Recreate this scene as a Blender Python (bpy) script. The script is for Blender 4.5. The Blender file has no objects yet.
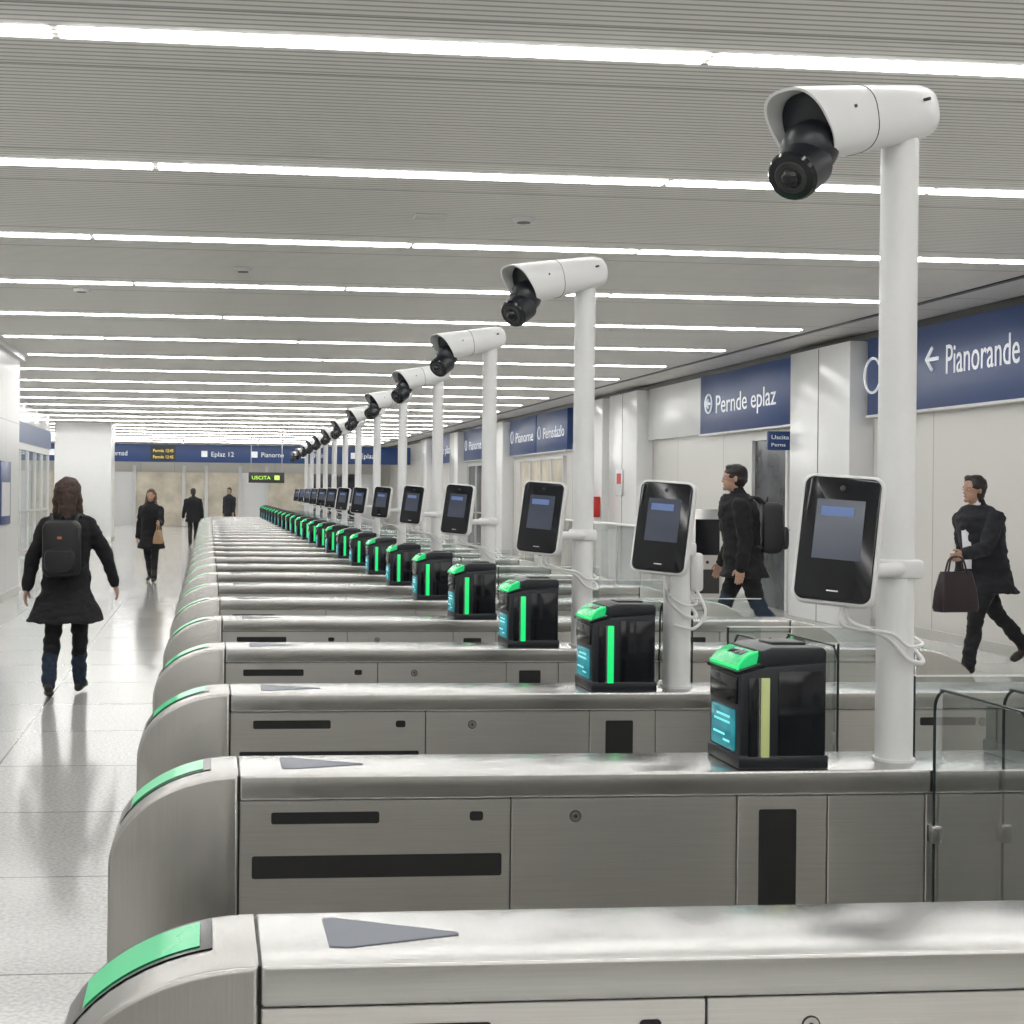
import bpy, bmesh, math, random
from mathutils import Vector, Matrix, noise
random.seed(7)
scene = bpy.context.scene
scene.view_settings.view_transform = 'Standard'
V = Vector

# ------------------------------------------------------------ materials
def new_mat(name):
    m = bpy.data.materials.new(name); m.use_nodes = True
    nt = m.node_tree
    return m, nt, nt.nodes, nt.links, nt.nodes['Principled BSDF']

def mat(name, col, rough=0.5, metal=0.0, var=0.06, scale=8.0, emit=None, es=0.0, bump=0.0, trans=0.0, coat=0.0):
    m, nt, N, L, p = new_mat(name)
    tc = N.new('ShaderNodeTexCoord')
    no = N.new('ShaderNodeTexNoise'); no.inputs['Scale'].default_value = scale; no.inputs['Detail'].default_value = 4
    L.new(tc.outputs['Object'], no.inputs['Vector'])
    r = N.new('ShaderNodeValToRGB')
    r.color_ramp.elements[0].position = 0.3; r.color_ramp.elements[1].position = 0.7
    r.color_ramp.elements[0].color = (*[c*(1-var) for c in col], 1)
    r.color_ramp.elements[1].color = (*[min(1, c*(1+var)) for c in col], 1)
    L.new(no.outputs['Fac'], r.inputs['Fac']); L.new(r.outputs['Color'], p.inputs['Base Color'])
    p.inputs['Roughness'].default_value = rough; p.inputs['Metallic'].default_value = metal
    p.inputs['Coat Weight'].default_value = coat
    if trans: p.inputs['Transmission Weight'].default_value = trans
    if emit:
        p.inputs['Emission Color'].default_value = (*emit, 1); p.inputs['Emission Strength'].default_value = es
    if bump:
        b = N.new('ShaderNodeBump'); b.inputs['Strength'].default_value = bump; b.inputs['Distance'].default_value = 0.01
        L.new(no.outputs['Fac'], b.inputs['Height']); L.new(b.outputs['Normal'], p.inputs['Normal'])
    return m

def brushed(name, col, rough=0.3, grain='X'):
    m, nt, N, L, p = new_mat(name)
    tc = N.new('ShaderNodeTexCoord'); mp = N.new('ShaderNodeMapping')
    mp.inputs['Scale'].default_value = (6, 420, 420) if grain == 'X' else (420, 420, 6)
    no = N.new('ShaderNodeTexNoise'); no.inputs['Scale'].default_value = 1.0; no.inputs['Detail'].default_value = 2
    L.new(tc.outputs['Object'], mp.inputs['Vector']); L.new(mp.outputs['Vector'], no.inputs['Vector'])
    r = N.new('ShaderNodeValToRGB')
    r.color_ramp.elements[0].position = 0.3; r.color_ramp.elements[1].position = 0.7
    r.color_ramp.elements[0].color = (*[c*0.95 for c in col], 1); r.color_ramp.elements[1].color = (*[c*1.04 for c in col], 1)
    L.new(no.outputs['Fac'], r.inputs['Fac']); L.new(r.outputs['Color'], p.inputs['Base Color'])
    p.inputs['Roughness'].default_value = rough
    p.inputs['Metallic'].default_value = 1.0
    return m

def floor_mat():
    m, nt, N, L, p = new_mat('terrazzo_tile')
    tc = N.new('ShaderNodeTexCoord')
    br = N.new('ShaderNodeTexBrick'); br.offset = 0.0
    br.inputs['Scale'].default_value = 1.0; br.inputs['Brick Width'].default_value = 1.2; br.inputs['Row Height'].default_value = 1.2
    br.inputs['Mortar Size'].default_value = 0.006; br.inputs['Mortar Smooth'].default_value = 0.1
    br.inputs['Color1'].default_value = (0.60, 0.595, 0.57, 1); br.inputs['Color2'].default_value = (0.55, 0.545, 0.525, 1)
    br.inputs['Mortar'].default_value = (0.24, 0.235, 0.23, 1)
    L.new(tc.outputs['Object'], br.inputs['Vector'])
    no = N.new('ShaderNodeTexNoise'); no.inputs['Scale'].default_value = 55; no.inputs['Detail'].default_value = 5
    L.new(tc.outputs['Object'], no.inputs['Vector'])
    r = N.new('ShaderNodeValToRGB'); r.color_ramp.elements[0].position = .35; r.color_ramp.elements[1].position = .65
    r.color_ramp.elements[0].color = (.74, .74, .74, 1); r.color_ramp.elements[1].color = (1, 1, 1, 1)
    L.new(no.outputs['Fac'], r.inputs['Fac'])
    mx = N.new('ShaderNodeMix'); mx.data_type = 'RGBA'; mx.blend_type = 'MULTIPLY'; mx.inputs[0].default_value = 1
    L.new(br.outputs['Color'], mx.inputs[6]); L.new(r.outputs['Color'], mx.inputs[7]); L.new(mx.outputs[2], p.inputs['Base Color'])
    p.inputs['Roughness'].default_value = 0.13
    return m

def ceil_mat():
    m, nt, N, L, p = new_mat('slatted_metal_ceiling')
    tc = N.new('ShaderNodeTexCoord'); sx = N.new('ShaderNodeSeparateXYZ'); L.new(tc.outputs['Object'], sx.inputs[0])
    def frac(sock, per):
        a = N.new('ShaderNodeMath'); a.operation = 'DIVIDE'; a.inputs[1].default_value = per; L.new(sock, a.inputs[0])
        b = N.new('ShaderNodeMath'); b.operation = 'FRACT'; L.new(a.outputs[0], b.inputs[0]); return b.outputs[0]
    fy = frac(sx.outputs['Y'], 0.06)
    lt = N.new('ShaderNodeMath'); lt.operation = 'LESS_THAN'; lt.inputs[1].default_value = 0.3; L.new(fy, lt.inputs[0])
    mx = N.new('ShaderNodeMix'); mx.data_type = 'RGBA'
    L.new(lt.outputs[0], mx.inputs[0]); mx.inputs[6].default_value = (0.80, 0.785, 0.75, 1); mx.inputs[7].default_value = (0.41, 0.40, 0.38, 1)
    fp = frac(sx.outputs['Y'], 0.86)
    l2 = N.new('ShaderNodeMath'); l2.operation = 'LESS_THAN'; l2.inputs[1].default_value = 0.02; L.new(fp, l2.inputs[0])
    m2 = N.new('ShaderNodeMix'); m2.data_type = 'RGBA'; L.new(l2.outputs[0], m2.inputs[0])
    L.new(mx.outputs[2], m2.inputs[6]); m2.inputs[7].default_value = (0.3, 0.3, 0.29, 1)
    L.new(m2.outputs[2], p.inputs['Base Color'])
    p.inputs['Roughness'].default_value = 0.5
    return m

def panel_mat(name, col, seam, w, h, rough=0.3, axis='YZ', mortar=0.006):
    m, nt, N, L, p = new_mat(name)
    tc = N.new('ShaderNodeTexCoord'); sx = N.new('ShaderNodeSeparateXYZ'); L.new(tc.outputs['Object'], sx.inputs[0])
    cb = N.new('ShaderNodeCombineXYZ'); L.new(sx.outputs[axis[0]], cb.inputs[0]); L.new(sx.outputs[axis[1]], cb.inputs[1])
    br = N.new('ShaderNodeTexBrick'); br.offset = 0
    br.inputs['Scale'].default_value = 1; br.inputs['Brick Width'].default_value = w; br.inputs['Row Height'].default_value = h
    br.inputs['Mortar Size'].default_value = mortar
    br.inputs['Color1'].default_value = (*col, 1); br.inputs['Color2'].default_value = (*[c*.95 for c in col], 1)
    br.inputs['Mortar'].default_value = (*seam, 1)
    L.new(cb.outputs[0], br.inputs['Vector']); L.new(br.outputs['Color'], p.inputs['Base Color'])
    p.inputs['Roughness'].default_value = rough
    return m

def screen_mat(name, c1, c2, es, scale):
    m, nt, N, L, p = new_mat(name)
    tc = N.new('ShaderNodeTexCoord'); mp = N.new('ShaderNodeMapping'); mp.inputs['Scale'].default_value = (1, 1, 2.5)
    vo = N.new('ShaderNodeTexNoise'); vo.inputs['Scale'].default_value = scale; vo.inputs['Detail'].default_value = 1
    L.new(tc.outputs['Object'], mp.inputs[0]); L.new(mp.outputs[0], vo.inputs['Vector'])
    r = N.new('ShaderNodeValToRGB'); r.color_ramp.elements[0].position = .35; r.color_ramp.elements[1].position = .65
    r.color_ramp.elements[0].color = (*c1, 1); r.color_ramp.elements[1].color = (*c2, 1)
    L.new(vo.outputs['Fac'], r.inputs['Fac'])
    p.inputs['Base Color'].default_value = (.01, .01, .012, 1)
    L.new(r.outputs['Color'], p.inputs['Emission Color']); p.inputs['Emission Strength'].default_value = es
    p.inputs['Roughness'].default_value = 0.15
    return m

def glass_mat(name, tint=(0.80, 0.845, 0.84)):
    m = bpy.data.materials.new(name); m.use_nodes = True
    nt = m.node_tree; N = nt.nodes; L = nt.links; N.clear()
    o = N.new('ShaderNodeOutputMaterial'); t = N.new('ShaderNodeBsdfTransparent'); g = N.new('ShaderNodeBsdfGlossy')
    t.inputs[0].default_value = (*tint, 1); g.inputs['Roughness'].default_value = 0.02
    lw = N.new('ShaderNodeLayerWeight'); lw.inputs[0].default_value = 0.25
    no = N.new('ShaderNodeTexNoise'); no.inputs['Scale'].default_value = 3
    ml = N.new('ShaderNodeMath'); ml.operation = 'MULTIPLY'; ml.inputs[1].default_value = 0.5; L.new(lw.outputs['Fresnel'], ml.inputs[0])
    ad = N.new('ShaderNodeMath'); ad.operation = 'MULTIPLY_ADD'; ad.inputs[1].default_value = 0.01
    L.new(no.outputs['Fac'], ad.inputs[0]); L.new(ml.outputs[0], ad.inputs[2])
    mx = N.new('ShaderNodeMixShader'); L.new(ad.outputs[0], mx.inputs[0]); L.new(t.outputs[0], mx.inputs[1]); L.new(g.outputs[0], mx.inputs[2])
    L.new(mx.outputs[0], o.inputs[0])
    return m

M_floor = floor_mat(); M_ceil = ceil_mat()
M_strip = mat('strip_light_diffuser', (1, 1, 1), emit=(1.0, 0.995, 0.98), es=18.5)
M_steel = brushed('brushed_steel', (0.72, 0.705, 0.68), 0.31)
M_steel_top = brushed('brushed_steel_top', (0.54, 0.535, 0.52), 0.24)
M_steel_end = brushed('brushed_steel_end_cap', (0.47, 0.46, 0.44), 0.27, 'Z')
M_seam = mat('dark_seam', (0.03, 0.03, 0.03), 0.5)
M_slot = mat('black_slot', (0.004, 0.004, 0.004), 0.6)
M_blackpl = mat('black_plastic', (0.010, 0.012, 0.017), 0.35)
M_blackgloss = mat('black_glass_panel', (0.005, 0.006, 0.009), 0.12)
M_white = mat('white_powder_coat', (0.74, 0.745, 0.745), 0.35, var=0.02, coat=0.1)
M_whitepl = mat('white_plastic', (0.70, 0.70, 0.70), 0.35, var=0.02)
M_green = mat('green_led', (0.01, 0.2, 0.08), 0.3, emit=(0.01, 0.78, 0.18), es=1.0)
M_greenlid = mat('green_lid', (0.01, 0.2, 0.08), 0.2, var=.3, scale=30, emit=(0.01, 0.48, 0.14), es=0.9)
M_green2 = mat('green_led_panel', (0.02, 0.18, 0.08), 0.15, emit=(0.02, 0.44, 0.16), es=0.85)
M_label = mat('pale_label', (0.4, 0.42, 0.2), 0.4, emit=(0.35, 0.45, 0.15), es=0.3)
M_tri = mat('direction_mark', (0.12, 0.13, 0.17), 0.4)
M_scr = screen_mat('reader_screen', (0.02, 0.22, 0.27), (0.05, 0.40, 0.44), 0.9, 9)
M_scrt = mat('reader_screen_text', (0.1, 0.5, 0.5), 0.3, emit=(0.22, 0.85, 0.85), es=0.8)
M_tab = screen_mat('terminal_screen', (0.045, 0.055, 0.08), (0.06, 0.072, 0.10), 0.8, 5)
M_tabhi = mat('terminal_screen_text', (0.05, 0.08, 0.15), 0.3, emit=(0.09, 0.14, 0.30), es=0.8)
M_glass = glass_mat('clear_glass')
M_glassedge = mat('glass_edge', (0.02, 0.03, 0.03), 0.2)
M_wall = panel_mat('white_wall_panel', (0.70, 0.70, 0.69), (0.32, 0.32, 0.31), 1.6, 2.6)
M_wallend = panel_mat('end_wall_panel', (0.60, 0.585, 0.55), (0.25, 0.25, 0.24), 1.5, 3.0, axis='XZ')
M_wallplain = mat('white_lacquer_column', (0.78, 0.785, 0.785), 0.2, var=0.01)
M_beige = panel_mat('beige_wall_panel', (0.72, 0.705, 0.67), (0.3, 0.29, 0.27), 2.2, 2.9)
M_blue = mat('blue_sign_face', (0.020, 0.050, 0.155), 0.35, var=0.02, emit=(0.022, 0.055, 0.17), es=0.12)
M_txt = mat('white_sign_text', (0.85, 0.87, 0.9), 0.4, emit=(0.8, 0.85, 0.9), es=0.25)
M_yel = mat('yellow_lit_text', (0.8, 0.6, 0.1), 0.4, emit=(0.9, 0.7, 0.15), es=0.6)
M_grntxt = mat('green_lit_text', (0.5, 0.8, 0.1), 0.4, emit=(0.4, 0.85, 0.1), es=0.9)
M_dark = mat('dark_metal', (0.03, 0.03, 0.032), 0.4)
M_red = mat('red_enamel', (0.6, 0.03, 0.02), 0.35)
M_shop = mat('shop_interior', (0.5, 0.45, 0.36), 0.6, var=0.35, scale=1.2, emit=(0.9, 0.85, 0.7), es=0.10)
M_shopd = mat('dark_shop_window', (0.06, 0.065, 0.075), 0.15, var=0.5, scale=2)

# ------------------------------------------------------------ builder
def align(p0, p1):
    d = (V(p1)-V(p0)); q = d.to_track_quat('Z', 'Y')
    return Matrix.Translation((V(p0)+V(p1))/2) @ q.to_matrix().to_4x4(), d.length

class B:
    def __init__(s): s.bm = bmesh.new(); s.mats = []
    def mi(s, m):
        if m not in s.mats: s.mats.append(m)
        return s.mats.index(m)
    def add(s, t, m, M=None):
        if M is not None: t.transform(M)
        i = s.mi(m)
        bmesh.ops.recalc_face_normals(t, faces=t.faces[:])
        for f in t.faces: f.material_index = i
        me = bpy.data.meshes.new('t'); t.to_mesh(me); t.free(); s.bm.from_mesh(me); bpy.data.meshes.remove(me)
    def box(s, lo, hi, m, bevel=0.0, M=None, seg=2):
        t = bmesh.new(); bmesh.ops.create_cube(t, size=1)
        lo = V(lo); hi = V(hi)
        t.transform(Matrix.Translation((lo+hi)/2) @ Matrix.Diagonal((*(hi-lo), 1)))
        if bevel: bmesh.ops.bevel(t, geom=t.edges[:], offset=bevel, segments=seg, affect='EDGES', profile=0.5)
        s.add(t, m, M)
    def poly(s, pts, m, M=None):
        t = bmesh.new(); t.faces.new([t.verts.new(p) for p in pts]); s.add(t, m, M)
    def cyl(s, p0, p1, r0, m, r1=None, seg=24, M=None, bevel=0):
        A, l = align(p0, p1); t = bmesh.new()
        bmesh.ops.create_cone(t, cap_ends=True, segments=seg, radius1=r0, radius2=r0 if r1 is None else r1, depth=l)
        t.transform(A)
        s.add(t, m, M)
    def sphere(s, c, r, m, sc=(1, 1, 1), seg=20, M=None):
        t = bmesh.new(); bmesh.ops.create_uvsphere(t, u_segments=seg, v_segments=seg//2+2, radius=r)
        t.transform(Matrix.Translation(c) @ Matrix.Diagonal((*sc, 1))); s.add(t, m, M)
    def loft(s, rings, m, M=None, cap=True):
        t = bmesh.new(); vr = [[t.verts.new(p) for p in r] for r in rings]; n = len(rings[0])
        for a, b in zip(vr, vr[1:]):
            for i in range(n): t.faces.new((a[i], a[(i+1) % n], b[(i+1) % n], b[i]))
        if cap: t.faces.new(vr[0]); t.faces.new(vr[-1])
        s.add(t, m, M)
    def tube(s, pts, r, m, seg=8, M=None):
        pts = catmull(pts); rings = []
        for i, p in enumerate(pts):
            d = (pts[min(i+1, len(pts)-1)]-pts[max(i-1, 0)]).normalized()
            u = d.orthogonal().normalized() if i == 0 else (pu - d*pu.dot(d)).normalized()
            pu = u; w = d.cross(u)
            rings.append([p + (u*math.cos(2*math.pi*k/seg)+w*math.sin(2*math.pi*k/seg))*r for k in range(seg)])
        s.loft(rings, m, M)
    def prism(s, poly, y0, y1, m, bevel=0, M=None):
        t = bmesh.new()
        a = [t.verts.new((x, y0, z)) for x, z in poly]; b = [t.verts.new((x, y1, z)) for x, z in poly]; n = len(poly)
        t.faces.new(a); t.faces.new(b)
        for i in range(n): t.faces.new((a[i], a[(i+1) % n], b[(i+1) % n], b[i]))
        bmesh.ops.recalc_face_normals(t, faces=t.faces[:])
        if bevel:
            es = [e for e in t.edges if abs(e.verts[0].co.y-e.verts[1].co.y) < 1e-6]
            bmesh.ops.bevel(t, geom=es, offset=bevel, segments=3, affect='EDGES', profile=0.5)
        s.add(t, m, M)
    def text(s, txt, M, m, height=0.2, width=None, ext=0.004):
        c = bpy.data.curves.new('txt', 'FONT'); c.body = txt; c.size = 1; c.extrude = 0.0; c.resolution_u = 3
        o = bpy.data.objects.new('txt', c); scene.collection.objects.link(o)
        bpy.context.view_layer.update()
        me = bpy.data.meshes.new_from_object(o.evaluated_get(bpy.context.evaluated_depsgraph_get()))
        bpy.data.objects.remove(o)
        t = bmesh.new(); t.from_mesh(me); bpy.data.meshes.remove(me)
        if not t.verts: return
        xs = [v.co.x for v in t.verts]; w = max(xs)-min(xs); k = height/0.73; kx = k if width is None else width/w
        g = bmesh.ops.extrude_face_region(t, geom=t.faces[:])
        for e in g['geom']:
            if isinstance(e, bmesh.types.BMVert): e.co.z += 1.0
        t.transform(Matrix.Diagonal((kx, k, ext, 1)))
        s.add(t, m, M)
    def mesh(s, name, ang=35):
        me = bpy.data.meshes.new(name); s.bm.to_mesh(me); s.bm.free()
        for m in s.mats: me.materials.append(m)
        for p in me.polygons: p.use_smooth = True
        me.set_sharp_from_angle(angle=math.radians(ang))
        return me
    def obj(s, name, loc=(0, 0, 0), rot=(0, 0, 0), parent=None, ang=35):
        return place(s.mesh(name, ang), name, loc, rot, parent)

def place(me, name, loc=(0, 0, 0), rot=(0, 0, 0), parent=None):
    o = bpy.data.objects.new(name, me); o.location = loc; o.rotation_euler = rot
    scene.collection.objects.link(o)
    if parent: o.parent = parent
    return o

def catmull(p, k=8):
    p = [V(x) for x in p]; q = [2*p[0]-p[1]]+p+[2*p[-1]-p[-2]]; out = []
    for i in range(1, len(q)-2):
        for j in range(k):
            t = j/k; a, b, c, d = q[i-1:i+3]
            out.append(0.5*((2*b)+(c-a)*t+(2*a-5*b+4*c-d)*t*t+(3*b-a-3*c+d)*t**3))
    out.append(p[-1]); return out

def rrect(w, h, r, n=5):
    out = []
    for cx, cy, a0 in ((w/2-r, h/2-r, 0), (-w/2+r, h/2-r, 90), (-w/2+r, -h/2+r, 180), (w/2-r, -h/2+r, 270)):
        for i in range(n+1):
            a = math.radians(a0+90*i/n); out.append((cx+r*math.cos(a), cy+r*math.sin(a)))
    return out

# ------------------------------------------------------------ room
XW = 8.2; HC = 3.65; YB = -14.0; YE = 64.0
b = B(); b.box((-12, YB, -0.1), (XW+0.3, YE+1, 0), M_floor); b.obj('floor')
b = B(); b.box((-12, YB, HC), (XW+0.3, YE+1, HC+0.1), M_ceil); b.obj('ceiling')
b = B(); b.box((XW, YB, 0), (XW+0.3, YE, HC), M_beige); b.obj('wall_right')
b = B(); b.box((-3.2, YB, 0), (-2.9, 22.2, HC), M_wall)
b.box((-12, 22.0, 0), (-3.2, 22.2, HC), M_wall); b.obj('wall_left')
b = B(); b.box((-12.3, 22, 0), (-12, YE, HC), M_wall); b.obj('wall_far_left')
b = B(); b.box((-12, YE, 0), (XW+.3, YE+0.3, HC), M_wallend); b.obj('wall_back')
b = B(); b.box((-12, YB-0.3, 0), (XW+.3, YB, HC), M_wallend); b.obj('wall_front')
b = B(); b.box((XW-0.12, YB, HC-0.09), (XW-0.001, YE, HC-0.001), M_dark); b.box((7.35, YB, HC-0.012), (7.42, YE, HC-0.001), M_dark); b.obj('trim_1')
b = B(); b.box((-2.9, YB, HC-0.08), (-2.82, 22.2, HC-0.001), M_white); b.obj('trim_2')
b = B(); b.box((XW-0.02, YB, 0), (XW-0.001, YE, 0.12), M_steel); b.obj('baseboard_right')
b = B(); b.box((-2.9+0.001, YB, 0), (-2.88, 22.2, 0.12), M_steel); b.obj('baseboard_left')

# ceiling strip lights
b = B()
y = 6.4-2.58*7
i = 0
while y < YE-1:
    x = -2.75 if y < 22 else -11.5
    first = True
    off = [2.0, 2.9, 1.35, 2.4, 1.8][i % 5]
    if abs(y-6.4) < .1: off = 2.05
    seq = [3.0, 3.0, 3.0] if y < 8 else [[2.2, 2.6, 1.9, 3.2], [3.4, 2.1, 2.7, 1.6], [2.6, 3.3, 1.8, 2.2]][i % 3]
    j = 0
    while x < 7.15:
        L_ = off if first else seq[j % len(seq)]; j += 1
        if first and y > 22: L_ = off+0.7
        x1 = min(x+L_, 7.2); first = False
        if x1-x > 0.3:
            b.box((x+0.02, y-0.072, HC-0.006), (x1-0.02, y+0.072, HC-0.001), M_strip)
        x = x1
    y += 2.58; i += 1
b.obj('ceiling_strip_lights')
# ceiling fittings
def speaker(x, y):
    b = B(); b.cyl((0, 0, -0.03), (0, 0, 0), 0.07, M_whitepl, r1=0.09); b.cyl((0, 0, -0.034), (0, 0, -0.03), 0.05, M_dark)
    b.obj('smoke_detector', (x, y, HC-0.001))
speaker(2.3, 10.3); speaker(0.3, 13.0); speaker(-1.3, 14.6)
def vent(x, y):
    b = B(); b.box((-0.12, -0.08, -0.012), (0.12, 0.08, 0), M_ceil, 0.004)
    for k in range(5): b.box((-0.1, -0.065+k*0.03, -0.015), (0.1, -0.058+k*0.03, -0.012), M_whitepl)
    b.obj('ceiling_vent', (x, y, HC-0.001))
vent(1.6, 10.3)

# wall columns
def wcol(y0, y1, dx=0.32):
    b = B(); b.box((-dx, y0, 0), (-0.002, y1, HC-0.1), M_wallplain, 0.01)
    b.box((-dx-0.004, (y0+y1)/2-0.006, 0.0), (-dx+0.01, (y0+y1)/2+0.006, HC-0.12), M_seam)
    b.obj('wall_column', (XW, 0, 0))
for y0, y1 in ((16.85, 18.65), (25.6, 27.4), (27.9, 30.2), (37.6, 39.4), (44.5, 46), (51, 52.5)): wcol(y0, y1)

RM = Matrix(((0, 0, -1, 0), (-1, 0, 0, 0), (0, 1, 0, 0), (0, 0, 0, 1)))
def wall_sign(y0, y1, txts, z0=2.62, z1=3.56):
    b = B(); b.box((-0.14, y0, z0), (-0.002, y1, z1), M_blue, 0.008)
    b.box((-0.16, y0, z0-0.03), (-0.002, y1, z0), M_whitepl)
    for (t, ys, w, h, zc) in txts:
        if t == '<':
            yy = ys; X = -0.144
            for sgn in (1, -1):
                b.cyl((X, yy, zc), (X, yy-w*0.5, zc+sgn*h*0.5), 0.02, M_txt, seg=6)
            b.box((X-0.004, yy-w, zc-0.02), (X+0.004, yy, zc+0.02), M_txt)
        elif t == 'o':
            n = 28; pts = [V((-0.146, ys+math.cos(a)*h/2, zc+math.sin(a)*h/2)) for a in [2*math.pi*k/n for k in range(n+1)]]
            b.tube(pts, 0.016, M_txt, 6)
        else:
            b.text(t, Matrix.Translation((-0.142, ys, zc-h/2)) @ RM, M_txt, height=h, width=w)
    b.obj('direction_sign', (XW, 0, 0))
wall_sign(6.0, 16.75, [('<', 15.3, 0.26, 0.26, 3.17), ('Pianorande', 14.9, 1.42, 0.34, 3.15), ('o', 16.6, 0, 0.42, 3.10), ('Uscite', 11, 1.3, .34, 3.1)])
wall_sign(18.75, 22.7, [('o', 22.3, 0, 0.3, 3.10), ('<', 22.4, 0.18, 0.14, 3.10), ('Pernde eplaz', 22.0, 2.4, 0.30, 3.08)])
wall_sign(31.4, 34.4, [('o', 34.1, 0, 0.3, 3.1), ('Pernsdazlo', 33.7, 2.0, 0.28, 3.08)])
wall_sign(34.5, 37.5, [('o', 37.2, 0, 0.3, 3.1), ('Pianorne', 36.8, 2.0, 0.28, 3.08)])
wall_sign(39.5, 44.4, [('o', 44.0, 0, 0.3, 3.1), ('Pianorne plaz', 43.5, 3.0, 0.28, 3.08)])
wall_sign(46.1, 50.9, [('Pianorne plaz', 50.5, 3.5, 0.28, 3.08)])
b = B(); b.box((-0.12, 22.75, 2.62), (-0.002, 25.55, 3.56), M_wallplain, 0.01); b.obj('glossy_white_panel', (XW, 0, 0))  # plain glossy white panel beside the sign, not lit from inside
def bay(y0, y1, name, inner):
    b = B(); b.box((-0.04, y0, 0), (-0.003, y1, 2.5), inner)
    n = max(1, round((y1-y0)/1.2))
    for k in range(n+1):
        yy = y0+(y1-y0)*k/n; b.box((-0.09, yy-0.03, 0), (-0.003, yy+0.03, 2.5), M_whitepl)
    b.box((-0.09, y0, 2.44), (-0.003, y1, 2.5), M_whitepl); b.box((-0.09, y0, 1.0), (-0.04, y1, 1.04), M_steel)
    b.obj(name, (XW, 0, 0))
bay(19.3, 20.6, 'door_1', M_shopd); bay(32, 36.5, 'door_2', M_shop); bay(40, 44, 'door_3', M_shopd)
b = B(); b.box((-0.34, -0.03, 0), (0.0, 0.03, 0.26), M_blue, 0.005)
b.text('Uscita', Matrix.Translation((-0.30, -0.034, 0.15)) @ Matrix.Rotation(math.pi/2, 4, 'X'), M_txt, 0.06, 0.25)
b.text('Perns', Matrix.Translation((-0.30, -0.034, 0.05)) @ Matrix.Rotation(math.pi/2, 4, 'X'), M_txt, 0.05, 0.2)
b.box((0, -0.015, 0.1), (0.11, 0.015, 0.16), M_steel)
b.obj('projecting_sign', (XW-0.112, 19.1, 2.26))

b = B(); b.box((-0.12, -0.2, 0), (0, 0.2, 0.42), M_red, 0.02); b.box((-0.13, -0.12, 0.12), (-0.12, 0.12, 0.32), M_whitepl); b.obj('fire_hose_cabinet', (XW-0.33, 28.15, 1.15))
b = B(); b.box((-0.02, -0.22, 0), (0, 0.22, 0.5), M_whitepl, 0.004); b.box((-0.024, -0.14, 0.22), (-0.02, 0.14, 0.42), M_red); b.obj('wall_poster', (XW-0.33, 26.6, 1.6))
b = B(); b.box((0, -0.5, 0), (0.03, 0.5, 0.9), M_blue, 0.004); b.box((0.03, -0.4, 0.12), (0.034, 0.4, 0.6), M_whitepl); b.obj('wall_poster', (-2.9, 20.6, 1.1))

b = B(); b.box((-0.85, -0.85, 0), (0.85, 0.85, HC-0.001), M_wallplain, 0.02); b.box((-0.87, -0.87, 0), (0.87, 0.87, 0.15), M_steel, 0.005)
b.obj('square_column', (-3.8, 44.5, 0))

# storefront left
b = B()
for k in range(8):
    yy = 30+k*1.5; b.box((-0.04, yy-0.035, 0), (0.04, yy+0.035, 2.6), M_whitepl)
b.box((-0.05, 30, 2.55), (0.05, 40.5, 2.7), M_whitepl); b.box((-0.03, 30, 0), (0.03, 40.5, 0.1), M_steel); b.box((-0.03, 30, 1.02), (0.03, 40.5, 1.07), M_steel)
b.poly([(0, 30, .1), (0, 40.5, .1), (0, 40.5, 2.55), (0, 30, 2.55)], M_glass)
b.box((-0.1, 30, 2.7), (0.06, 40.5, HC-0.002), M_wallplain)
b.box((0.06, 30, 2.72), (0.09, 40.5, 3.2), M_blue)
b.box((-3.0, 30, 0), (-2.9, 41, 2.6), M_shop)
for k in range(5): b.box((-2.6, 31+k*2, 0), (-2.2, 32.2+k*2, 1.6), M_shopd, 0.02)
b.obj('glass_storefront', (-4.5, 0, 0))

# overhead sign gantry far
b = B(); b.box((-11, -0.06, 0), (8.15, 0.06, 0.70), M_blue, 0.006)
tx = ['Pernde eplaz', 'Uscita', 'Pianorande', 'Pernsd', 'Binario 4-6', 'Eplaz 12', 'Pianorne', 'Uscita', 'Eplaz']
for k, t in enumerate(tx):
    xx = -9.9+k*2.0
    if -3.2 < xx < -1.5: continue
    b.text(t, Matrix.Translation((xx, -0.07, 0.24)) @ Matrix.Rotation(math.pi/2, 4, 'X'), M_txt, 0.2, 0.16*len(t)*0.7)
    b.box((xx-0.38, -0.075, 0.22), (xx-0.14, -0.06, 0.46), M_txt)
b.box((-2.3, -0.08, 0.06), (-1.3, -0.06, 0.64), M_dark)
for r_ in range(2): b.text('Pernde 12:45', Matrix.Translation((-2.2, -0.082, 0.14+r_*.25)) @ Matrix.Rotation(math.pi/2, 4, 'X'), M_yel, 0.13, 0.8)
for xx in range(-10, 9, 3): b.cyl((xx, 0, 0.7), (xx, 0, HC-2.73), 0.03, M_steel, seg=8)
b.obj('overhead_sign_gantry', (0, 57, 2.72))
b = B(); b.box((-0.58, -0.05, 0), (0.58, 0.05, 0.34), M_dark, 0.01)
b.text('USCITA', Matrix.Translation((-0.48, -0.056, 0.11)) @ Matrix.Rotation(math.pi/2, 4, 'X'), M_grntxt, 0.12, 0.6)
b.box((0.26, -0.056, 0.1), (0.42, -0.05, 0.24), M_grntxt)
b.cyl((-0.5, 0, 0.3), (-0.5, 0, HC-1.89), 0.012, M_steel, seg=8); b.cyl((0.5, 0, 0.3), (0.5, 0, HC-1.89), 0.012, M_steel, seg=8)
b.obj('exit_sign', (1.88, 46, 1.87))

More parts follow.
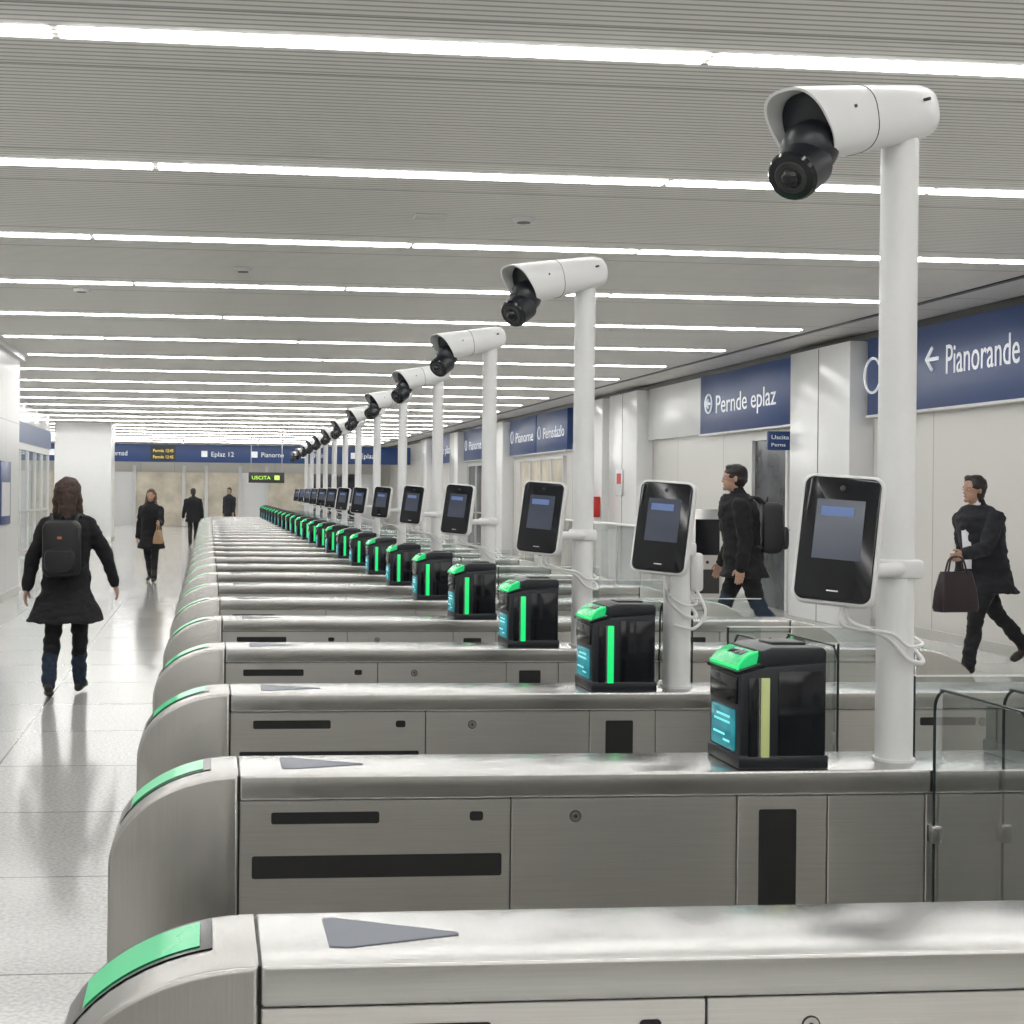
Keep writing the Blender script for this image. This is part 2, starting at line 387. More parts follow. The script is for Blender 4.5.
# end shops
b = B()
xx = -11.0
cols = [M_shop, M_wallplain, M_shop, M_shopd, M_wallplain, M_shop, M_shop]
k = 0
while xx < 7.5:
    w = [2.2, 1.0, 1.5, 1.2, 1.9][k % 5]
    b.box((xx, -0.2, 0), (min(xx+w-0.15, 8.1), 0, 2.4), cols[k % 7], 0.01)
    b.box((xx+w-0.15, -0.3, 0), (min(xx+w, 8.15), 0, 2.7), M_whitepl); xx += w; k += 1
b.obj('shop_fronts', (0, YE-0.002, 0))

# stainless kiosks behind the gates
def kiosk(x, y, w, h):
    b = B(); b.box((-w/2, -0.2, 0.05), (w/2, 0.2, h), M_steel, 0.02); b.box((-w/2-0.01, -0.21, 0), (w/2+0.01, 0.21, 0.06), M_dark)
    b.box((-w/2+0.05, -0.206, h*0.62), (w/2-0.05, -0.2, h-0.12), M_blackgloss); b.box((-w/2+0.05, -0.206, h*0.3), (w/2-0.05, -0.2, h*0.5), M_seam)
    b.cyl((0, -0.21, h*0.56), (0, -0.2, h*0.56), 0.02, M_dark, seg=12); b.obj('ticket_kiosk', (x, y, 0))
kiosk(6.0, 16.8, 0.40, 1.45); kiosk(3.75, 15.6, 0.32, 1.5)

def rail(x, y0, y1):
    b = B(); b.poly([(0, y0, .1), (0, y1, .1), (0, y1, 1.1), (0, y0, 1.1)], M_glass); b.cyl((0, y0, 1.12), (0, y1, 1.12), 0.022, M_steel, seg=12)
    n = int((y1-y0)/1.3)
    for k in range(n+1):
        yy = y0+(y1-y0)*k/n; b.cyl((0, yy, 0), (0, yy, 1.1), 0.02, M_steel, seg=12)
    b.obj('glass_guard_rail', (x, 0, 0))
rail(6.8, 19, 30)

# ------------------------------------------------------------ ticket gates
def gate_mesh(glass=True):
    b = B(); X0, X1 = -0.2, 3.07; T = 1.02; hw = 0.112
    def capprof(mir):
        pts = [(X0, 0.06)] + [(0.07-0.27*math.cos(a), 0.83+0.19*math.sin(a)) for a in [math.pi/2*k/14 for k in range(15)]] + [(0.07, 0.06)]
        if mir: pts = [(X1+X0-x, z) for x, z in pts][::-1]
        return pts
    for mir in (False, True):
        b.prism(capprof(mir), -hw-0.003, hw+0.003, M_steel_end, 0.008)
        def P(x, off):
            c = (0.07-x)/0.27; a = math.acos(c); n = V((-math.cos(a)/0.27, 0, math.sin(a)/0.19)).normalized()
            p = V((0.07-0.27*math.cos(a), 0, 0.83+0.19*math.sin(a)))+n*off
            return p
        for (xa, xb, ya, yb, off, m) in ((-0.182, 0.012, -0.030, 0.100, 0.002, M_blackgloss), (-0.155, -0.004, -0.016, 0.088, 0.0035, M_green2)):
            t = bmesh.new(); prev = None; n = 12
            for k in range(n+1):
                p = P(xa+(xb-xa)*k/n, off)
                if mir: p.x = X1+X0-p.x
                c = (t.verts.new(p+V((0, ya, 0))), t.verts.new(p+V((0, yb, 0))))
                if prev: t.faces.new((prev[0], c[0], c[1], prev[1]))
                prev = c
            b.add(t, m)
    a, c = 0.0725, X1+X0-0.0725
    b.box((a-0.008, -0.100, 0.06), (c+0.008, 0.100, T-0.004), M_seam)
    b.box((-0.17, -0.09, 0), (X1-0.03, 0.09, 0.07), M_dark)
    b.box((a, -hw, 0.966), (c, hw, T), M_steel_top, 0.006, seg=3)
    cuts = [a, 0.655, 1.156, 1.361, 1.585, 2.1, 2.45, c]
    for sgn in (-1, 1):
        for u, v in zip(cuts, cuts[1:]):
            lo = (u+0.0015, min(sgn*0.098, sgn*0.108), 0.09); hi = (v-0.0015, max(sgn*0.098, sgn*0.108), 0.9635)
            b.box(lo, hi, M_steel, 0.0015, seg=1)
        def slot(x0, x1, z0, z1, rr=0.005):
            pl = [(x0+(x1-x0)/2+px, (z0+z1)/2+pz) for px, pz in rrect(x1-x0, z1-z0, min(rr, (z1-z0)/2.1))]
            b.prism(pl, min(sgn*0.1072, sgn*0.1090), max(sgn*0.1072, sgn*0.1090), M_slot)
        slot(0.10, 0.635, 0.80, 0.848); slot(0.14, 0.37, 0.915, 0.94); slot(0.565, 0.594, 0.918, 0.938, 0.006)
        slot(1.205, 1.29, 0.45, 0.935)
        slot(2.2, 2.38, 0.915, 0.94)
        for xl, zl in ((0.796, 0.925), (2.7, 0.925)):
            b.cyl((xl, sgn*0.1072, zl), (xl, sgn*0.1100, zl), 0.011, M_steel_top, seg=16); b.cyl((xl, sgn*0.1090, zl), (xl, sgn*0.1106, zl), 0.004, M_slot, seg=12)
            b.cyl((xl, sgn*0.1072, zl), (xl, sgn*0.1086, zl), 0.013, M_seam, seg=16)
    t = bmesh.new(); pts = [(0.165, 0.075), (0.165, -0.045), (0.19, -0.05), (0.345, -0.005), (0.345, 0.005), (0.18, 0.08)]
    lo = [t.verts.new((x, y, T-0.001)) for x, y in pts]; hi = [t.verts.new((x, y, T+0.0015)) for x, y in pts]
    t.faces.new(lo); t.faces.new(hi)
    for k in range(6): t.faces.new((lo[k], lo[(k+1) % 6], hi[(k+1) % 6], hi[k]))
    b.add(t, M_tri)
    # upright glass guard on the cabinet and flap leaves across the lane
    b.poly([(1.66, 0.09, 1.0), (2.25, 0.09, 1.0), (2.25, 0.09, 1.2), (1.66, 0.09, 1.2)], M_glass)
    b.box((1.656, 0.086, 1.0), (1.661, 0.094, 1.2), M_glassedge); b.box((1.656, 0.088, 1.198), (2.25, 0.092, 1.202), M_whitepl)
    if glass:
        for gx in (1.60, 1.76):
            cy = -(0.112+0.19)
            pl = [V((gx, cy+py, 0.79+pz)) for py, pz in rrect(0.37, 0.82, 0.05)]
            b.poly(pl, M_glass)
            b.tube(pl+[pl[0]], 0.0035, M_glassedge, 6)
            b.box((gx-0.012, -0.135, 0.5), (gx+0.012, -0.107, 0.56), M_steel_top, 0.004)
            b.box((gx-0.012, -0.135, 0.86), (gx+0.012, -0.107, 0.90), M_steel_top, 0.004)
    return b.mesh('ticket_gate')
GM = gate_mesh(); GM2 = gate_mesh(False)
YC = lambda n: 2.016+1.2*(n-1)-0.112
for n in range(1, 27): place(GM if n <= 4 else GM2, 'ticket_gate', (0, YC(n), 0))

# ------------------------------------------------------------ validators
def reader_mesh(near):
    b = B()
    b.box((0.0, -0.098, 0), (0.205, 0.098, 0.03), M_blackpl, 0.004)
    b.prism([(0.004, 0.02), (0.004, 0.212), (0.03, 0.222), (0.2, 0.235), (0.2, 0.02)], -0.095, 0.095, M_blackpl, 0.006)
    b.prism([(0.048, 0.222), (0.054, 0.258), (0.076, 0.266), (0.195, 0.266), (0.203, 0.257), (0.203, 0.228)], -0.09, 0.09, M_blackpl, 0.005)
    b.prism([(0.0, 0.214), (0.002, 0.226), (0.018, 0.244), (0.044, 0.256), (0.050, 0.250), (0.044, 0.222)], -0.084, 0.086, M_greenlid, 0.004)
    b.tube([(0.0, -0.086, 0.216), (0.003, -0.086, 0.228), (0.020, -0.086, 0.246), (0.046, -0.086, 0.257)], 0.0025, M_green, 6)
    b.box((-0.001, -0.086, 0.218), (0.0015, 0.086, 0.224), M_green)
    # dark window and card slot on the lid
    RL = Matrix.Translation((0.026, 0, 0.2475)) @ Matrix.Rotation(math.radians(-25), 4, 'Y')
    b.box((-0.006, -0.05, -0.002), (0.014, 0.03, 0.0022), M_blackgloss, 0.001, M=RL)
    b.prism([(-0.003, 0.206), (-0.006, 0.214), (0.05, 0.232), (0.06, 0.222)], -0.096, 0.094, M_blackgloss, 0.002)
    b.box((-0.003, -0.066, 0.035), (0.006, 0.066, 0.125), M_scr, 0.003); b.box((-0.002, -0.08, 0.14), (0.006, 0.08, 0.2), M_blackgloss, 0.003)
    for zz, y0, y1 in ((0.105, -0.05, 0.03), (0.092, -0.05, 0.045), (0.062, -0.02, 0.05), (0.05, -0.05, -0.01)):
        b.box((-0.0036, y0, zz), (-0.0028, y1, zz+0.005), M_scrt)
    b.box((0.050, -0.0985, 0.025), (0.070, -0.094, 0.2), M_green if not near else M_label, 0.002)
    b.box((0.022, -0.0975, 0.025), (0.042, -0.094, 0.2), M_blackgloss, 0.002)
    b.box((0.0455, -0.0975, 0.025), (0.048, -0.094, 0.2), M_steel_top)
    b.box((0.09, -0.0965, 0.022), (0.196, -0.094, 0.215), M_blackgloss, 0.002)
    b.box((0.1, -0.03, 0.264), (0.18, 0.05, 0.272), M_dark, 0.003)
    return b.mesh('ticket_validator')
RN, RF = reader_mesh(True), reader_mesh(False)
for n in range(2, 27): place(RN if n <= 2 else RF, 'ticket_validator', (1.162, YC(n), 1.0202))

# ------------------------------------------------------------ surveillance camera poles
POLE_H = 1.41
def cam_mesh():
    b = B(); R = 0.041
    b.cyl((0, 0, 0), (0, 0, 0.006), 0.047, M_white, seg=32); b.cyl((0, 0, 0.004), (0, 0, POLE_H), R, M_white, seg=32)
    b.cyl((0, 0, POLE_H-0.03), (0, 0, POLE_H+0.06), R*0.93, M_white, seg=32)
    d = V((-0.88, -0.42, -0.21)).normalized(); s = d.cross(V((0, 0, 1))).normalized(); u = s.cross(d)
    O = V((0.074, 0.035, POLE_H+0.080))
    def ring(t, w, h, cut=0.0, n=36, k=2.6, off=0):
        out = []
        for i in range(n):
            a = 2*math.pi*i/n; c, q = math.cos(a), math.sin(a)
            x = w*math.copysign(abs(c)**(2/k), c); z = h*math.copysign(abs(q)**(2/k), q)
            out.append(O+d*(t+cut*(z/h))+s*x+u*(z+off))
        return out
    prof = [(0, .02, .018), (0.006, .044, .042), (0.02, .056, .056), (0.05, .063, .063), (0.14, .069, .068), (0.25, .074, .074), (0.34, .077, .078)]
    rings = [ring(t, w, h) for t, w, h in prof]+[ring(0.41, .079, .082, 0.034), ring(0.425, .078, .081, 0.038), ring(0.423, .072, .075, 0.038), ring(0.37, .070, .072, 0.01)]
    b.loft(rings, M_white)
    b.loft([ring(0.255, .0752, .0752), ring(0.257, .0755, .0755)], M_seam)
    b.loft([ring(0.36, .070, .072, 0.01), ring(0.392, .069, .071, 0.01), ring(0.396, .055, .057, 0.01)], M_blackpl)
    C = O+d*0.415-u*0.080
    b.sphere(C+u*0.03-d*0.015, 0.062, M_blackpl, seg=28)
    ld = (d*0.85-u*0.38+V((0, -0.18, 0))).normalized()
    for (t0, t1, r0, r1, m) in ((0.0, 0.070, .058, .056, M_blackpl), (0.07, 0.079, .056, .051, M_blackgloss), (0.078, 0.081, .038, .034, M_dark), (0.080, 0.083, .027, .022, M_blackgloss)):
        b.cyl(C+ld*t0, C+ld*t1, r0, m, r1=r1, seg=32)
    b.sphere(C+ld*0.077, 0.022, M_blackgloss, seg=16)
    for t in (0.08, 0.33):
        b.cyl(O+d*t-s*0.06+u*0.02, O+d*t-s*0.0785+u*0.02, 0.004, M_seam, seg=8)
    return b.mesh('surveillance_camera_pole')
CM = cam_mesh()
PX = {2: 1.565, 4: 1.48, 6: 1.58, 8: 1.675, 10: 1.745, 12: 1.80, 14: 1.853, 16: 1.92, 18: 1.98, 20: 2.04, 22: 2.1, 24: 2.15, 26: 2.2}
for n, x in PX.items(): place(CM, 'surveillance_camera_pole', (x, YC(n), 1.0202))

def term_mesh(short):
    b = B(); W, H = 0.172, 0.285
    c = V((-0.20, -0.14, 0.505)) if not short else V((-0.085, -0.12, 0.50))
    R = Matrix.Translation(c) @ Matrix.Rotation(math.radians(4.5), 4, 'Y') @ Matrix.Rotation(math.radians(-33), 4, 'Z') @ Matrix.Rotation(math.radians(-8), 4, 'X')
    def rr(w, h, r, y): return [V((x, y, z)) for x, z in rrect(w, h, r, 6)]
    b.loft([rr(W-.03, H-.03, .02, .034), rr(W-.004, H-.004, .024, .024), rr(W, H, .025, .016), rr(W, H, .025, -.010), rr(W-.006, H-.006, .024, -.014)], M_whitepl, R)
    b.loft([rr(W-.014, H-.014, .020, -.012), rr(W-.014, H-.014, .020, -.0165), rr(W-.018, H-.018, .019, -.018)], M_blackgloss, R)
    b.box((-0.050, -0.0192, -0.045), (0.050, -0.0178, 0.086), M_tab, M=R)
    b.box((-0.040, -0.0200, 0.05), (0.028, -0.0190, 0.07), M_tabhi, M=R)
    b.cyl((0, -0.018, 0.112), (0, -0.0195, 0.112), 0.006, M_dark, seg=12, M=R)
    b.box((-0.012, -0.0190, -0.115), (0.012, -0.0178, -0.112), M_whitepl, M=R)
    bp = R @ V((0.05, 0.03, -0.06)); pz = bp.z
    b.box((-0.048, -0.050, pz-0.022), (0.046, 0.048, pz+0.022), M_whitepl, 0.010)
    b.cyl((0, -0.03, pz), bp, 0.016, M_whitepl, seg=16); b.sphere(bp, 0.026, M_whitepl)
    b.box((bp.x-0.02, bp.y-0.012, bp.z-0.06), (bp.x+0.03, bp.y+0.014, bp.z+0.05), M_whitepl, 0.01)
    q = R @ V((0.03, 0.02, -0.13))
    b.tube([q, q+V((0.0, -0.005, -0.04)), (-0.055, -0.07, q.z-0.085), (0.0, -0.062, q.z-0.135), (0.052, -0.03, q.z-0.145), (0.05, 0.02, q.z-0.12), (0.0, 0.05, q.z-0.11)], 0.0055, M_whitepl)
    b.tube([q+V((-.012, 0, 0)), q+V((-0.015, -0.01, -0.05)), (-0.05, -0.075, q.z-0.075), (0.0, -0.06, q.z-0.105), (0.054, -0.025, q.z-0.105), (0.05, 0.02, q.z-0.09)], 0.004, M_whitepl)
    if short:
        b.cyl((0, 0, -0.0), (0, 0, 0.008), 0.048, M_white, seg=32); b.cyl((0, 0, 0.006), (0, 0, 0.46), 0.042, M_white, seg=32); b.sphere((0, 0, 0.46), 0.042, M_white, sc=(1, 1, .5))
        b.box((0.03, -0.035, 0.30), (0.075, 0.03, 0.42), M_whitepl, 0.012)
        b.tube([(0.05, -0.03, 0.31), (0.07, -0.06, 0.24), (0.03, -0.07, 0.19), (-0.03, -0.055, 0.2)], 0.005, M_whitepl)
    return b.mesh('face_recognition_terminal')
TM, TS = term_mesh(False), term_mesh(True)
for n, x in PX.items(): place(TM, 'face_recognition_terminal', (x, YC(n), 1.0202))
place(TS, 'face_recognition_terminal', (1.46, YC(3), 1.0202))

# ------------------------------------------------------------ people
def remesh(b, name, vox, segs, mats, wob=0.0, smooth=4):
    me = b.mesh(name); o = bpy.data.objects.new(name, me); scene.collection.objects.link(o)
    r = o.modifiers.new('r', 'REMESH'); r.mode = 'VOXEL'; r.voxel_size = vox
    s = o.modifiers.new('s', 'SMOOTH'); s.iterations = smooth; s.factor = 0.5
    bpy.context.view_layer.update()
    m2 = bpy.data.meshes.new_from_object(o.evaluated_get(bpy.context.evaluated_depsgraph_get()))
    bpy.data.objects.remove(o); m2.name = name; m2.materials.clear()
    for m in mats: m2.materials.append(m)
    if wob:
        nr = [v.normal.copy() for v in m2.vertices]
        for v, n in zip(m2.vertices, nr):
            q = V((v.co.x*9, v.co.y*9, v.co.z*16)); v.co += n*wob*(noise.noise(q)+0.5*noise.noise(q*2.3))
    for p in m2.polygons:
        p.use_smooth = True
        if segs:
            c = p.center; best = 1e9
            for (a, e, ra, rb, mi) in segs:
                d = e-a; t = max(0, min(1, (c-a).dot(d)/max(d.length_squared, 1e-9))); k = (c-(a+d*t)).length-(ra+(rb-ra)*t)
                if k < best: best = k; p.material_index = mi
        else: p.material_index = 0
    return m2

def capsule(b, p0, p1, r0, r1, m, n=14):
    p0, p1 = V(p0), V(p1); d = p1-p0
    if d.length < 1e-5: d = V((0, 0, 1e-4))
    d.normalize(); u = d.orthogonal().normalized(); w = d.cross(u); rings = []
    for k in range(1, 5):
        a = math.pi/2*k/4; rings.append((p0-d*r0*math.cos(a), r0*math.sin(a)))
    for k in range(4, 0, -1):
        a = math.pi/2*k/4; rings.append((p1+d*r1*math.cos(a), r1*math.sin(a)))
    b.loft([[c+(u*math.cos(2*math.pi*i/n)+w*math.sin(2*math.pi*i/n))*r for i in range(n)] for c, r in rings], m)

M_skin = mat('skin', (0.42, 0.25, 0.18), 0.5, var=0.05)
M_hairb = mat('hair_brown', (0.05, 0.025, 0.016), 0.6, var=0.4, scale=40, bump=0.4)
M_hairk = mat('hair_black', (0.015, 0.011, 0.01), 0.5, var=0.4, scale=40, bump=0.4)
M_hairl = mat('hair_auburn', (0.12, 0.06, 0.035), 0.55, var=0.3, scale=40, bump=0.4)
M_coat = mat('coat_black_wool', (0.008, 0.008, 0.010), 0.9, var=0.3, scale=20)
M_suit = mat('suit_navy', (0.009, 0.010, 0.015), 0.8, var=0.2)
M_jean = mat('jeans_denim', (0.014, 0.027, 0.05), 0.8, var=0.3, scale=30)
M_trou = mat('trousers_black', (0.008, 0.008, 0.010), 0.8)
M_boot = mat('boots_leather', (0.016, 0.010, 0.009), 0.45)
M_shirt = mat('shirt_white', (0.75, 0.75, 0.78), 0.7)
M_pack = mat('backpack_nylon', (0.006, 0.006, 0.008), 0.5, bump=0.3, scale=30)
M_orange = mat('orange_tag', (0.5, 0.14, 0.06), 0.5)
M_tan = mat('tan_leather', (0.35, 0.22, 0.12), 0.5)
M_bagm = mat('bag_maroon_leather', (0.02, 0.010, 0.014), 0.4)
M_eye = mat('eye', (0.02, 0.015, 0.012), 0.2); M_lip = mat('lips', (0.33, 0.14, 0.12), 0.5); M_eyew = mat('eye_white', (0.6, 0.6, 0.58), 0.3)

def person(name, loc, rotz, H, legs, arms, coat, trou, shoe, hair, hairm, hem=0.8, lean=0.03, female=False, vox=0.012, pack=False, shirt=False, bag=None, headyaw=0, curl=(0.3, 0.3), cw=0.018, flare=1.0, shw=1.0):
    S = H/1.75; rad = math.radians
    root = bpy.data.objects.new(name, None); scene.collection.objects.link(root)
    root.location = loc; root.rotation_euler = (0, 0, rotz); root.scale = (S, S, S)
    hz = 0.93; J = []
    lo = 9
    for side, (a, k, fp) in zip((-1, 1), legs):
        a, k, fp = rad(a), rad(k), rad(fp)
        h = V((side*0.09, 0, hz)); kn = h+0.43*V((side*0.01, math.sin(a), -math.cos(a))); an = kn+0.42*V((0, math.sin(a-k), -math.cos(a-k)))
        fd = V((side*0.12, math.cos(fp), math.sin(fp))).normalized(); dn = V((0, math.sin(fp), -math.cos(fp)))
        heel = an-fd*0.045+dn*0.045; toe = an+fd*0.15+dn*0.052
        J.append((h, kn, an, heel, toe)); lo = min(lo, heel.z-0.036, toe.z-0.03)
    dz = V((0, 0, -lo))
    b = B(); segs = []
    def cap(p, q, r0, r1, mi):
        capsule(b, p, q, r0, r1, M_coat); segs.append((V(p), V(q), r0, r1, mi))
    for (h, kn, an, heel, toe) in J:
        h, kn, an, heel, toe = [x+dz for x in (h, kn, an, heel, toe)]
        tw = 0.008
        cap(h, kn, 0.088+tw, 0.062+tw, 1); calf = kn.lerp(an, 0.3)+V((0, -0.012, 0)); cap(kn, calf, 0.06+tw, 0.058+tw, 1); cap(calf, an, 0.058+tw, 0.046+tw*1.5, 1)
        cap(heel, toe, 0.036, 0.03, 2); cap(an+V((0, 0, 0.03)), an-V((0, 0, .03)), 0.043, 0.04, 2)
        cap(heel.lerp(toe, .5), toe, 0.038, 0.034, 2)
        if female: cap(an.lerp(kn, 0.3), an, 0.062, 0.055, 2)
    z0 = dz.z
    sx = 0.95 if female else 1.0
    tor = [(0.86, .155, .105), (0.95, .17, .118), (1.08, .155, .108), (1.2, .165, .118), (1.32, .180, .125), (1.40, .165, .112), (1.455, .115, .085), (1.50, .055, .055)]
    if hem < 0.84:
        fl = (0.86-hem)*flare
        tor = [(hem, .175+fl*.22, .135+fl*.25), ((hem+0.86)/2, .172+fl*.12, .125+fl*.14)]+[(0.86, .17, .12)]+tor[1:]
    rings = []
    for z, rx, ry in tor:
        c = V((0, lean*(z-0.92)/0.5, z+z0)); rx = (rx+cw)*sx; ry = ry+cw
        rings.append([c+V((rx*math.cos(2*math.pi*i/24), ry*math.sin(2*math.pi*i/24), 0)) for i in range(24)])
        segs.append((c-V((rx*.35, 0, 0)), c+V((rx*.35, 0, 0)), ry, ry, 0))
    b.loft(rings, M_coat)
    HH = []
    ln = lambda z: lean*(z-0.92)/0.5
    for side, arm in zip((-1, 1), arms):
        sh = V((side*(0.158+cw)*sx*shw, ln(1.42), 1.385))+dz
        a, ab, e = [rad(x) for x in arm]
        d1 = V((side*math.sin(ab), math.sin(a)*math.cos(ab), -math.cos(a)*math.cos(ab))); el = sh+0.28*d1
        d2 = V((side*math.sin(ab)*.5, math.sin(a+e), -math.cos(a+e))).normalized(); wr = el+0.25*d2
        k = cw-0.018
        cap(V((side*0.07, ln(1.45), 1.42))+dz, sh, 0.055, 0.060+k*.5, 0)
        cap(sh, el, 0.060+k*.5, 0.050+k*.5, 0); cap(el, wr, 0.050+k*.5, 0.042+k*.3, 0); HH.append((wr, d2, side))
    cap(V((0, ln(1.47)-.01, 1.47))+dz, V((0, ln(1.5)-.005, 1.52))+dz, 0.07, 0.066, 0)
    me = remesh(b, 'body', vox, segs, [coat, trou, shoe], wob=0.014); place(me, 'body', parent=root)
    # head + neck
    hc = V((0, ln(1.63)+0.015, 1.635))+dz
    b = B(); capsule(b, hc+V((0, -0.02, -0.16)), hc+V((0, -0.01, -0.05)), 0.052, 0.05, M_skin)
    RH = Matrix.Translation(hc) @ Matrix.Rotation(headyaw, 4, 'Z')
    b.sphere((0, -0.005, 0.025), 0.1, M_skin, (.77, .95, .93), M=RH); b.sphere((0, 0.022, -0.045), 0.07, M_skin, (.80, .93, 1.0), M=RH)
    b.sphere((0, 0.078, -0.088), 0.02, M_skin, M=RH)
    b.sphere((0, 0.095, -0.022), 0.014, M_skin, (.9, 1.1, .9), M=RH); b.sphere((0, 0.09, 0.0), 0.011, M_skin, (.8, 1, 2), M=RH)
    for s_ in (-1, 1):
        b.sphere((s_*0.078, -0.005, -0.005), 0.024, M_skin, (.35, .7, 1.15), M=RH)
        b.sphere((s_*0.03, 0.078, 0.028), 0.016, M_skin, (1.3, .6, .5), M=RH)
    b.sphere((0, 0.085, -0.052), 0.018, M_skin, (1.3, .5, .35), M=RH)
    hs = 0.006 if vox < 0.015 else 0.009
    place(remesh(b, 'head', hs, None, [M_skin], smooth=2), 'head', parent=root)
    b = B()
    for s_ in (-1, 1):
        b.sphere((s_*0.031, 0.082, 0.006), 0.008, M_eyew, (1.3, .6, .6), M=RH, seg=10); b.sphere((s_*0.031, 0.085, 0.006), 0.005, M_eye, M=RH, seg=8)
        b.sphere((s_*0.031, 0.084, 0.028), 0.005, hairm, (2.3, .5, .4), M=RH, seg=8)
    b.sphere((0, 0.090, -0.052), 0.008, M_lip, (2.4, .5, .6), M=RH, seg=10)
    b.obj('face_features', parent=root)
    b = B()
    b.sphere((0, -0.022, 0.045), 0.1, hairm, (.86, 1.0, .93), M=RH); b.sphere((0, -0.035, 0.0), 0.09, hairm, (.92, .88, 1.05), M=RH)
    b.sphere((0, 0.03, 0.105), 0.045, hairm, (1.2, 1.0, .5), M=RH)
    if hair == 'bob':
        b.sphere((0, -0.035, 0.03), 0.115, hairm, (.98, .95, 1.0), M=RH)
        for s_ in (-1, 1): capsule(b, RH @ V((s_*0.07, -0.03, 0.03)), RH @ V((s_*0.085, -0.03, -0.13)), 0.045, 0.04, hairm)
        capsule(b, RH @ V((0, -0.06, 0)), RH @ V((0, -0.09, -0.17)), 0.085, 0.075, hairm)
    if hair == 'long':
        for s_ in (-1, 1):
            capsule(b, RH @ V((s_*0.065, -0.03, 0.03)), RH @ V((s_*0.085, 0.0, -0.17)), 0.04, 0.035, hairm)
        capsule(b, RH @ V((0, -0.06, 0)), RH @ V((0, -0.085, -0.17)), 0.07, 0.06, hairm)
    place(remesh(b, 'hair', hs, None, [hairm], wob=0.012, smooth=1), 'hair', parent=root)
    # hands
    for (wr, d, side), cu in zip(HH, curl):
        b = B(); n = V((-side, 0, 0)); n = (n-d*n.dot(d)).normalized(); l = d.cross(n).normalized()
        if l.y < 0: l = -l
        for k, (o, ln_) in enumerate(((0.030, .070), (0.010, .080), (-0.010, .074), (-0.029, .058))):
            kn = wr+d*0.085+l*o; capsule(b, wr+l*o*0.6-d*0.01, kn, 0.015, 0.012, M_skin, 8)
            p = kn; a = cu*0.5
            for j in range(3):
                q = p+(d*math.cos(a)+n*math.sin(a))*ln_*(0.44, .31, .25)[j]; capsule(b, p, q, 0.0095-j*0.0008, 0.0088-j*0.0008, M_skin, 8); p = q; a += cu
        p = wr+d*0.03+l*0.022; q = p+(d*.6+l*.7+n*.3).normalized()*0.04; capsule(b, p, q, .014, .011, M_skin, 8); capsule(b, q, q+(d*.85+l*.2+n*.4).normalized()*0.035, .0105, .009, M_skin, 8)
        place(remesh(b, 'hand', 0.0045 if vox < .015 else 0.007, None, [M_skin], smooth=1), 'hand', parent=root)
    if shirt:
        b = B(); y = 0.118+cw+ln(1.3)
        b.loft([[V((x*w, y+dy+oy, z+z0)) for x, dy in ((-1, -.02), (-.5, .004), (.5, .004), (1, -.02), (.5, -.04), (-.5, -.04))] for z, w, oy in ((0.95, .05, -.025), (1.1, .055, -.02), (1.3, .055, 0), (1.42, .045, -.01))], M_shirt)
        capsule(b, V((0, ln(1.5)+0.01, 1.48))+dz, V((0, ln(1.5)+0.01, 1.525))+dz, 0.063, 0.06, M_shirt)
        b.obj('shirt', parent=root)
    if pack:
        b = B(); T = Matrix.Translation(V((0, -0.225-cw+ln(1.25), 1.2))+dz)
        def pk(w, dd, h, yo, zo, m=M_pack):
            b.loft([[V((x, yo+dd*q, zo+z)) for x, z in rrect(w*f, h*f, 0.07*f, 5)] for q, f in ((-.5, .78), (-.42, .92), (-.2, 1), (.3, 1), (.5, .95))], m, T)
        pk(.30, .17, .46, 0, 0); pk(.24, .07, .2, -0.10, -0.09)
        b.box((-0.10, -0.142, -0.02), (0.10, -0.134, -0.012), M_seam, M=T)
        b.box((-0.02, -0.095, 0.08), (0.015, -0.088, 0.10), M_orange, M=T)
        b.tube([V((-.03, 0.05, .22)), V((0, 0.04, .27)), V((.03, 0.05, .22))], 0.009, M_pack, M=T)
        for s_ in (-1, 1):
            b.tube([V((s_*.09, .06, .2)), V((s_*.11, .16, .27)), V((s_*.125, .30, .20)), V((s_*.13, .385, .05)), V((s_*.15, .33, -.1)), V((s_*.14, .1, -.18))], 0.016, M_pack, M=T)
        b.obj('backpack', parent=root)
    if bag:
        wr, d, side = HH[bag[0]]; g = wr+d*0.1
        b = B(); w, h, m = bag[1], bag[2], bag[3]
        T = Matrix.Translation(g+V((0, bag[4], -0.12-h/2)))
        b.loft([[V((x, y, z)) for x, y in rrect(dd, ww, .03, 4)] for z, dd, ww in ((-h/2, .13, w*.96), (-h/2+.03, .15, w), (0, .13, w*.95), (h/2-.02, .07, w*.82), (h/2, .04, w*.8))], m, T)
        for s_ in (-1, 1):
            b.tube([V((s_*.02, -w*.25, h/2-.02)), V((s_*.012, -w*.16, h/2+.1)), V((0, 0-bag[4]*.6, h/2+.125)), V((s_*.012, w*.16, h/2+.1)), V((s_*.02, w*.25, h/2-.02))], 0.008, m, M=T)
        b.obj('handbag', parent=root)
    return root

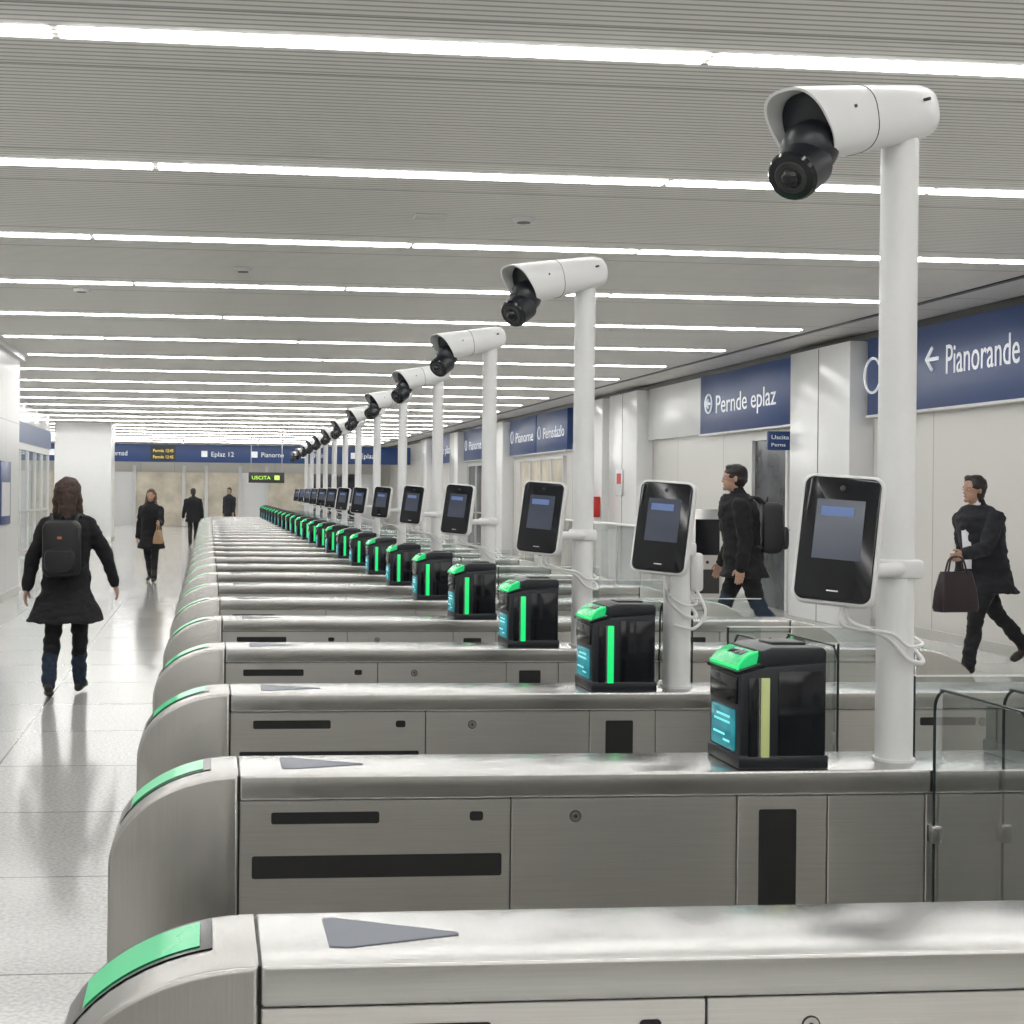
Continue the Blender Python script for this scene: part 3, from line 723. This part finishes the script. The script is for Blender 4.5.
person('pedestrian_woman', (-1.10, 11.3, 0), math.radians(-4), 1.68, [(-10, 12, -16), (12, 4, 6)], [(-14, 20, 8), (8, 30, 10)], M_coat, M_jean, M_boot, 'bob', M_hairb, hem=0.60, female=True, pack=True, cw=0.040, flare=2.0, shw=0.9)
person('pedestrian_woman', (-0.98, 25, 0), math.radians(168), 1.62, [(12, 4, 5), (-14, 16, -20)], [(20, 10, 70), (-10, 12, 15)], M_coat, M_trou, M_boot, 'long', M_hairl, hem=0.64, female=True, vox=0.018, bag=(0, .28, .25, M_tan, 0.0), cw=0.045, flare=1.3, shw=.9)
person('pedestrian_man', (-0.42, 41, 0), math.radians(5), 1.65, [(-10, 10, -12), (12, 4, 5)], [(10, 12, 15), (-10, 12, 10)], M_coat, M_trou, M_boot, 'short', M_hairk, hem=0.75, vox=0.02, cw=0.045)
person('pedestrian_man', (0.75, 49, 0), math.radians(150), 1.7, [(-10, 10, -12), (12, 4, 5)], [(10, 10, 15), (-10, 10, 10)], M_suit, M_trou, M_boot, 'short', M_hairb, hem=0.75, vox=0.02, cw=0.03)
person('pedestrian_man', (5.28, 13.6, 0), math.radians(76), 1.94, [(-16, 18, -24), (18, 6, 8)], [(-8, 6, 16), (2, 8, 20)], M_coat, M_jean, M_boot, 'short', M_hairk, hem=0.76, pack=True, lean=0.05, cw=0.055, flare=1.3)
person('pedestrian_man', (7.24, 12.6, 0), math.radians(100), 1.86, [(26, 16, 8), (-26, 20, -30)], [(30, 12, 46), (-16, 12, 20)], M_suit, M_trou, M_boot, 'short', M_hairk, hem=0.74, lean=0.09, shirt=True, bag=(0, .38, .34, M_bagm, 0.0), curl=(0.9, 0.3), cw=0.055, flare=1.5)

# ------------------------------------------------------------ world & camera
w = bpy.data.worlds.new('world'); scene.world = w; w.use_nodes = True
w.node_tree.nodes['Background'].inputs[0].default_value = (0.8, 0.85, 0.9, 1); w.node_tree.nodes['Background'].inputs[1].default_value = 0.3

cd = bpy.data.cameras.new('camera'); co = bpy.data.objects.new('camera', cd); scene.collection.objects.link(co)
cd.sensor_width = 36; cd.lens = 1418/1024*36; cd.shift_x = 0.164; cd.shift_y = -0.0201; cd.clip_start = 0.05; cd.clip_end = 200
Rm = Matrix.Rotation(math.radians(-5.48), 4, 'Z') @ Matrix.Rotation(math.pi/2, 4, 'X') @ Matrix.Rotation(0.0105, 4, 'Z')
co.matrix_world = Matrix.Translation((0, 0, 1.62)) @ Rm
scene.camera = co
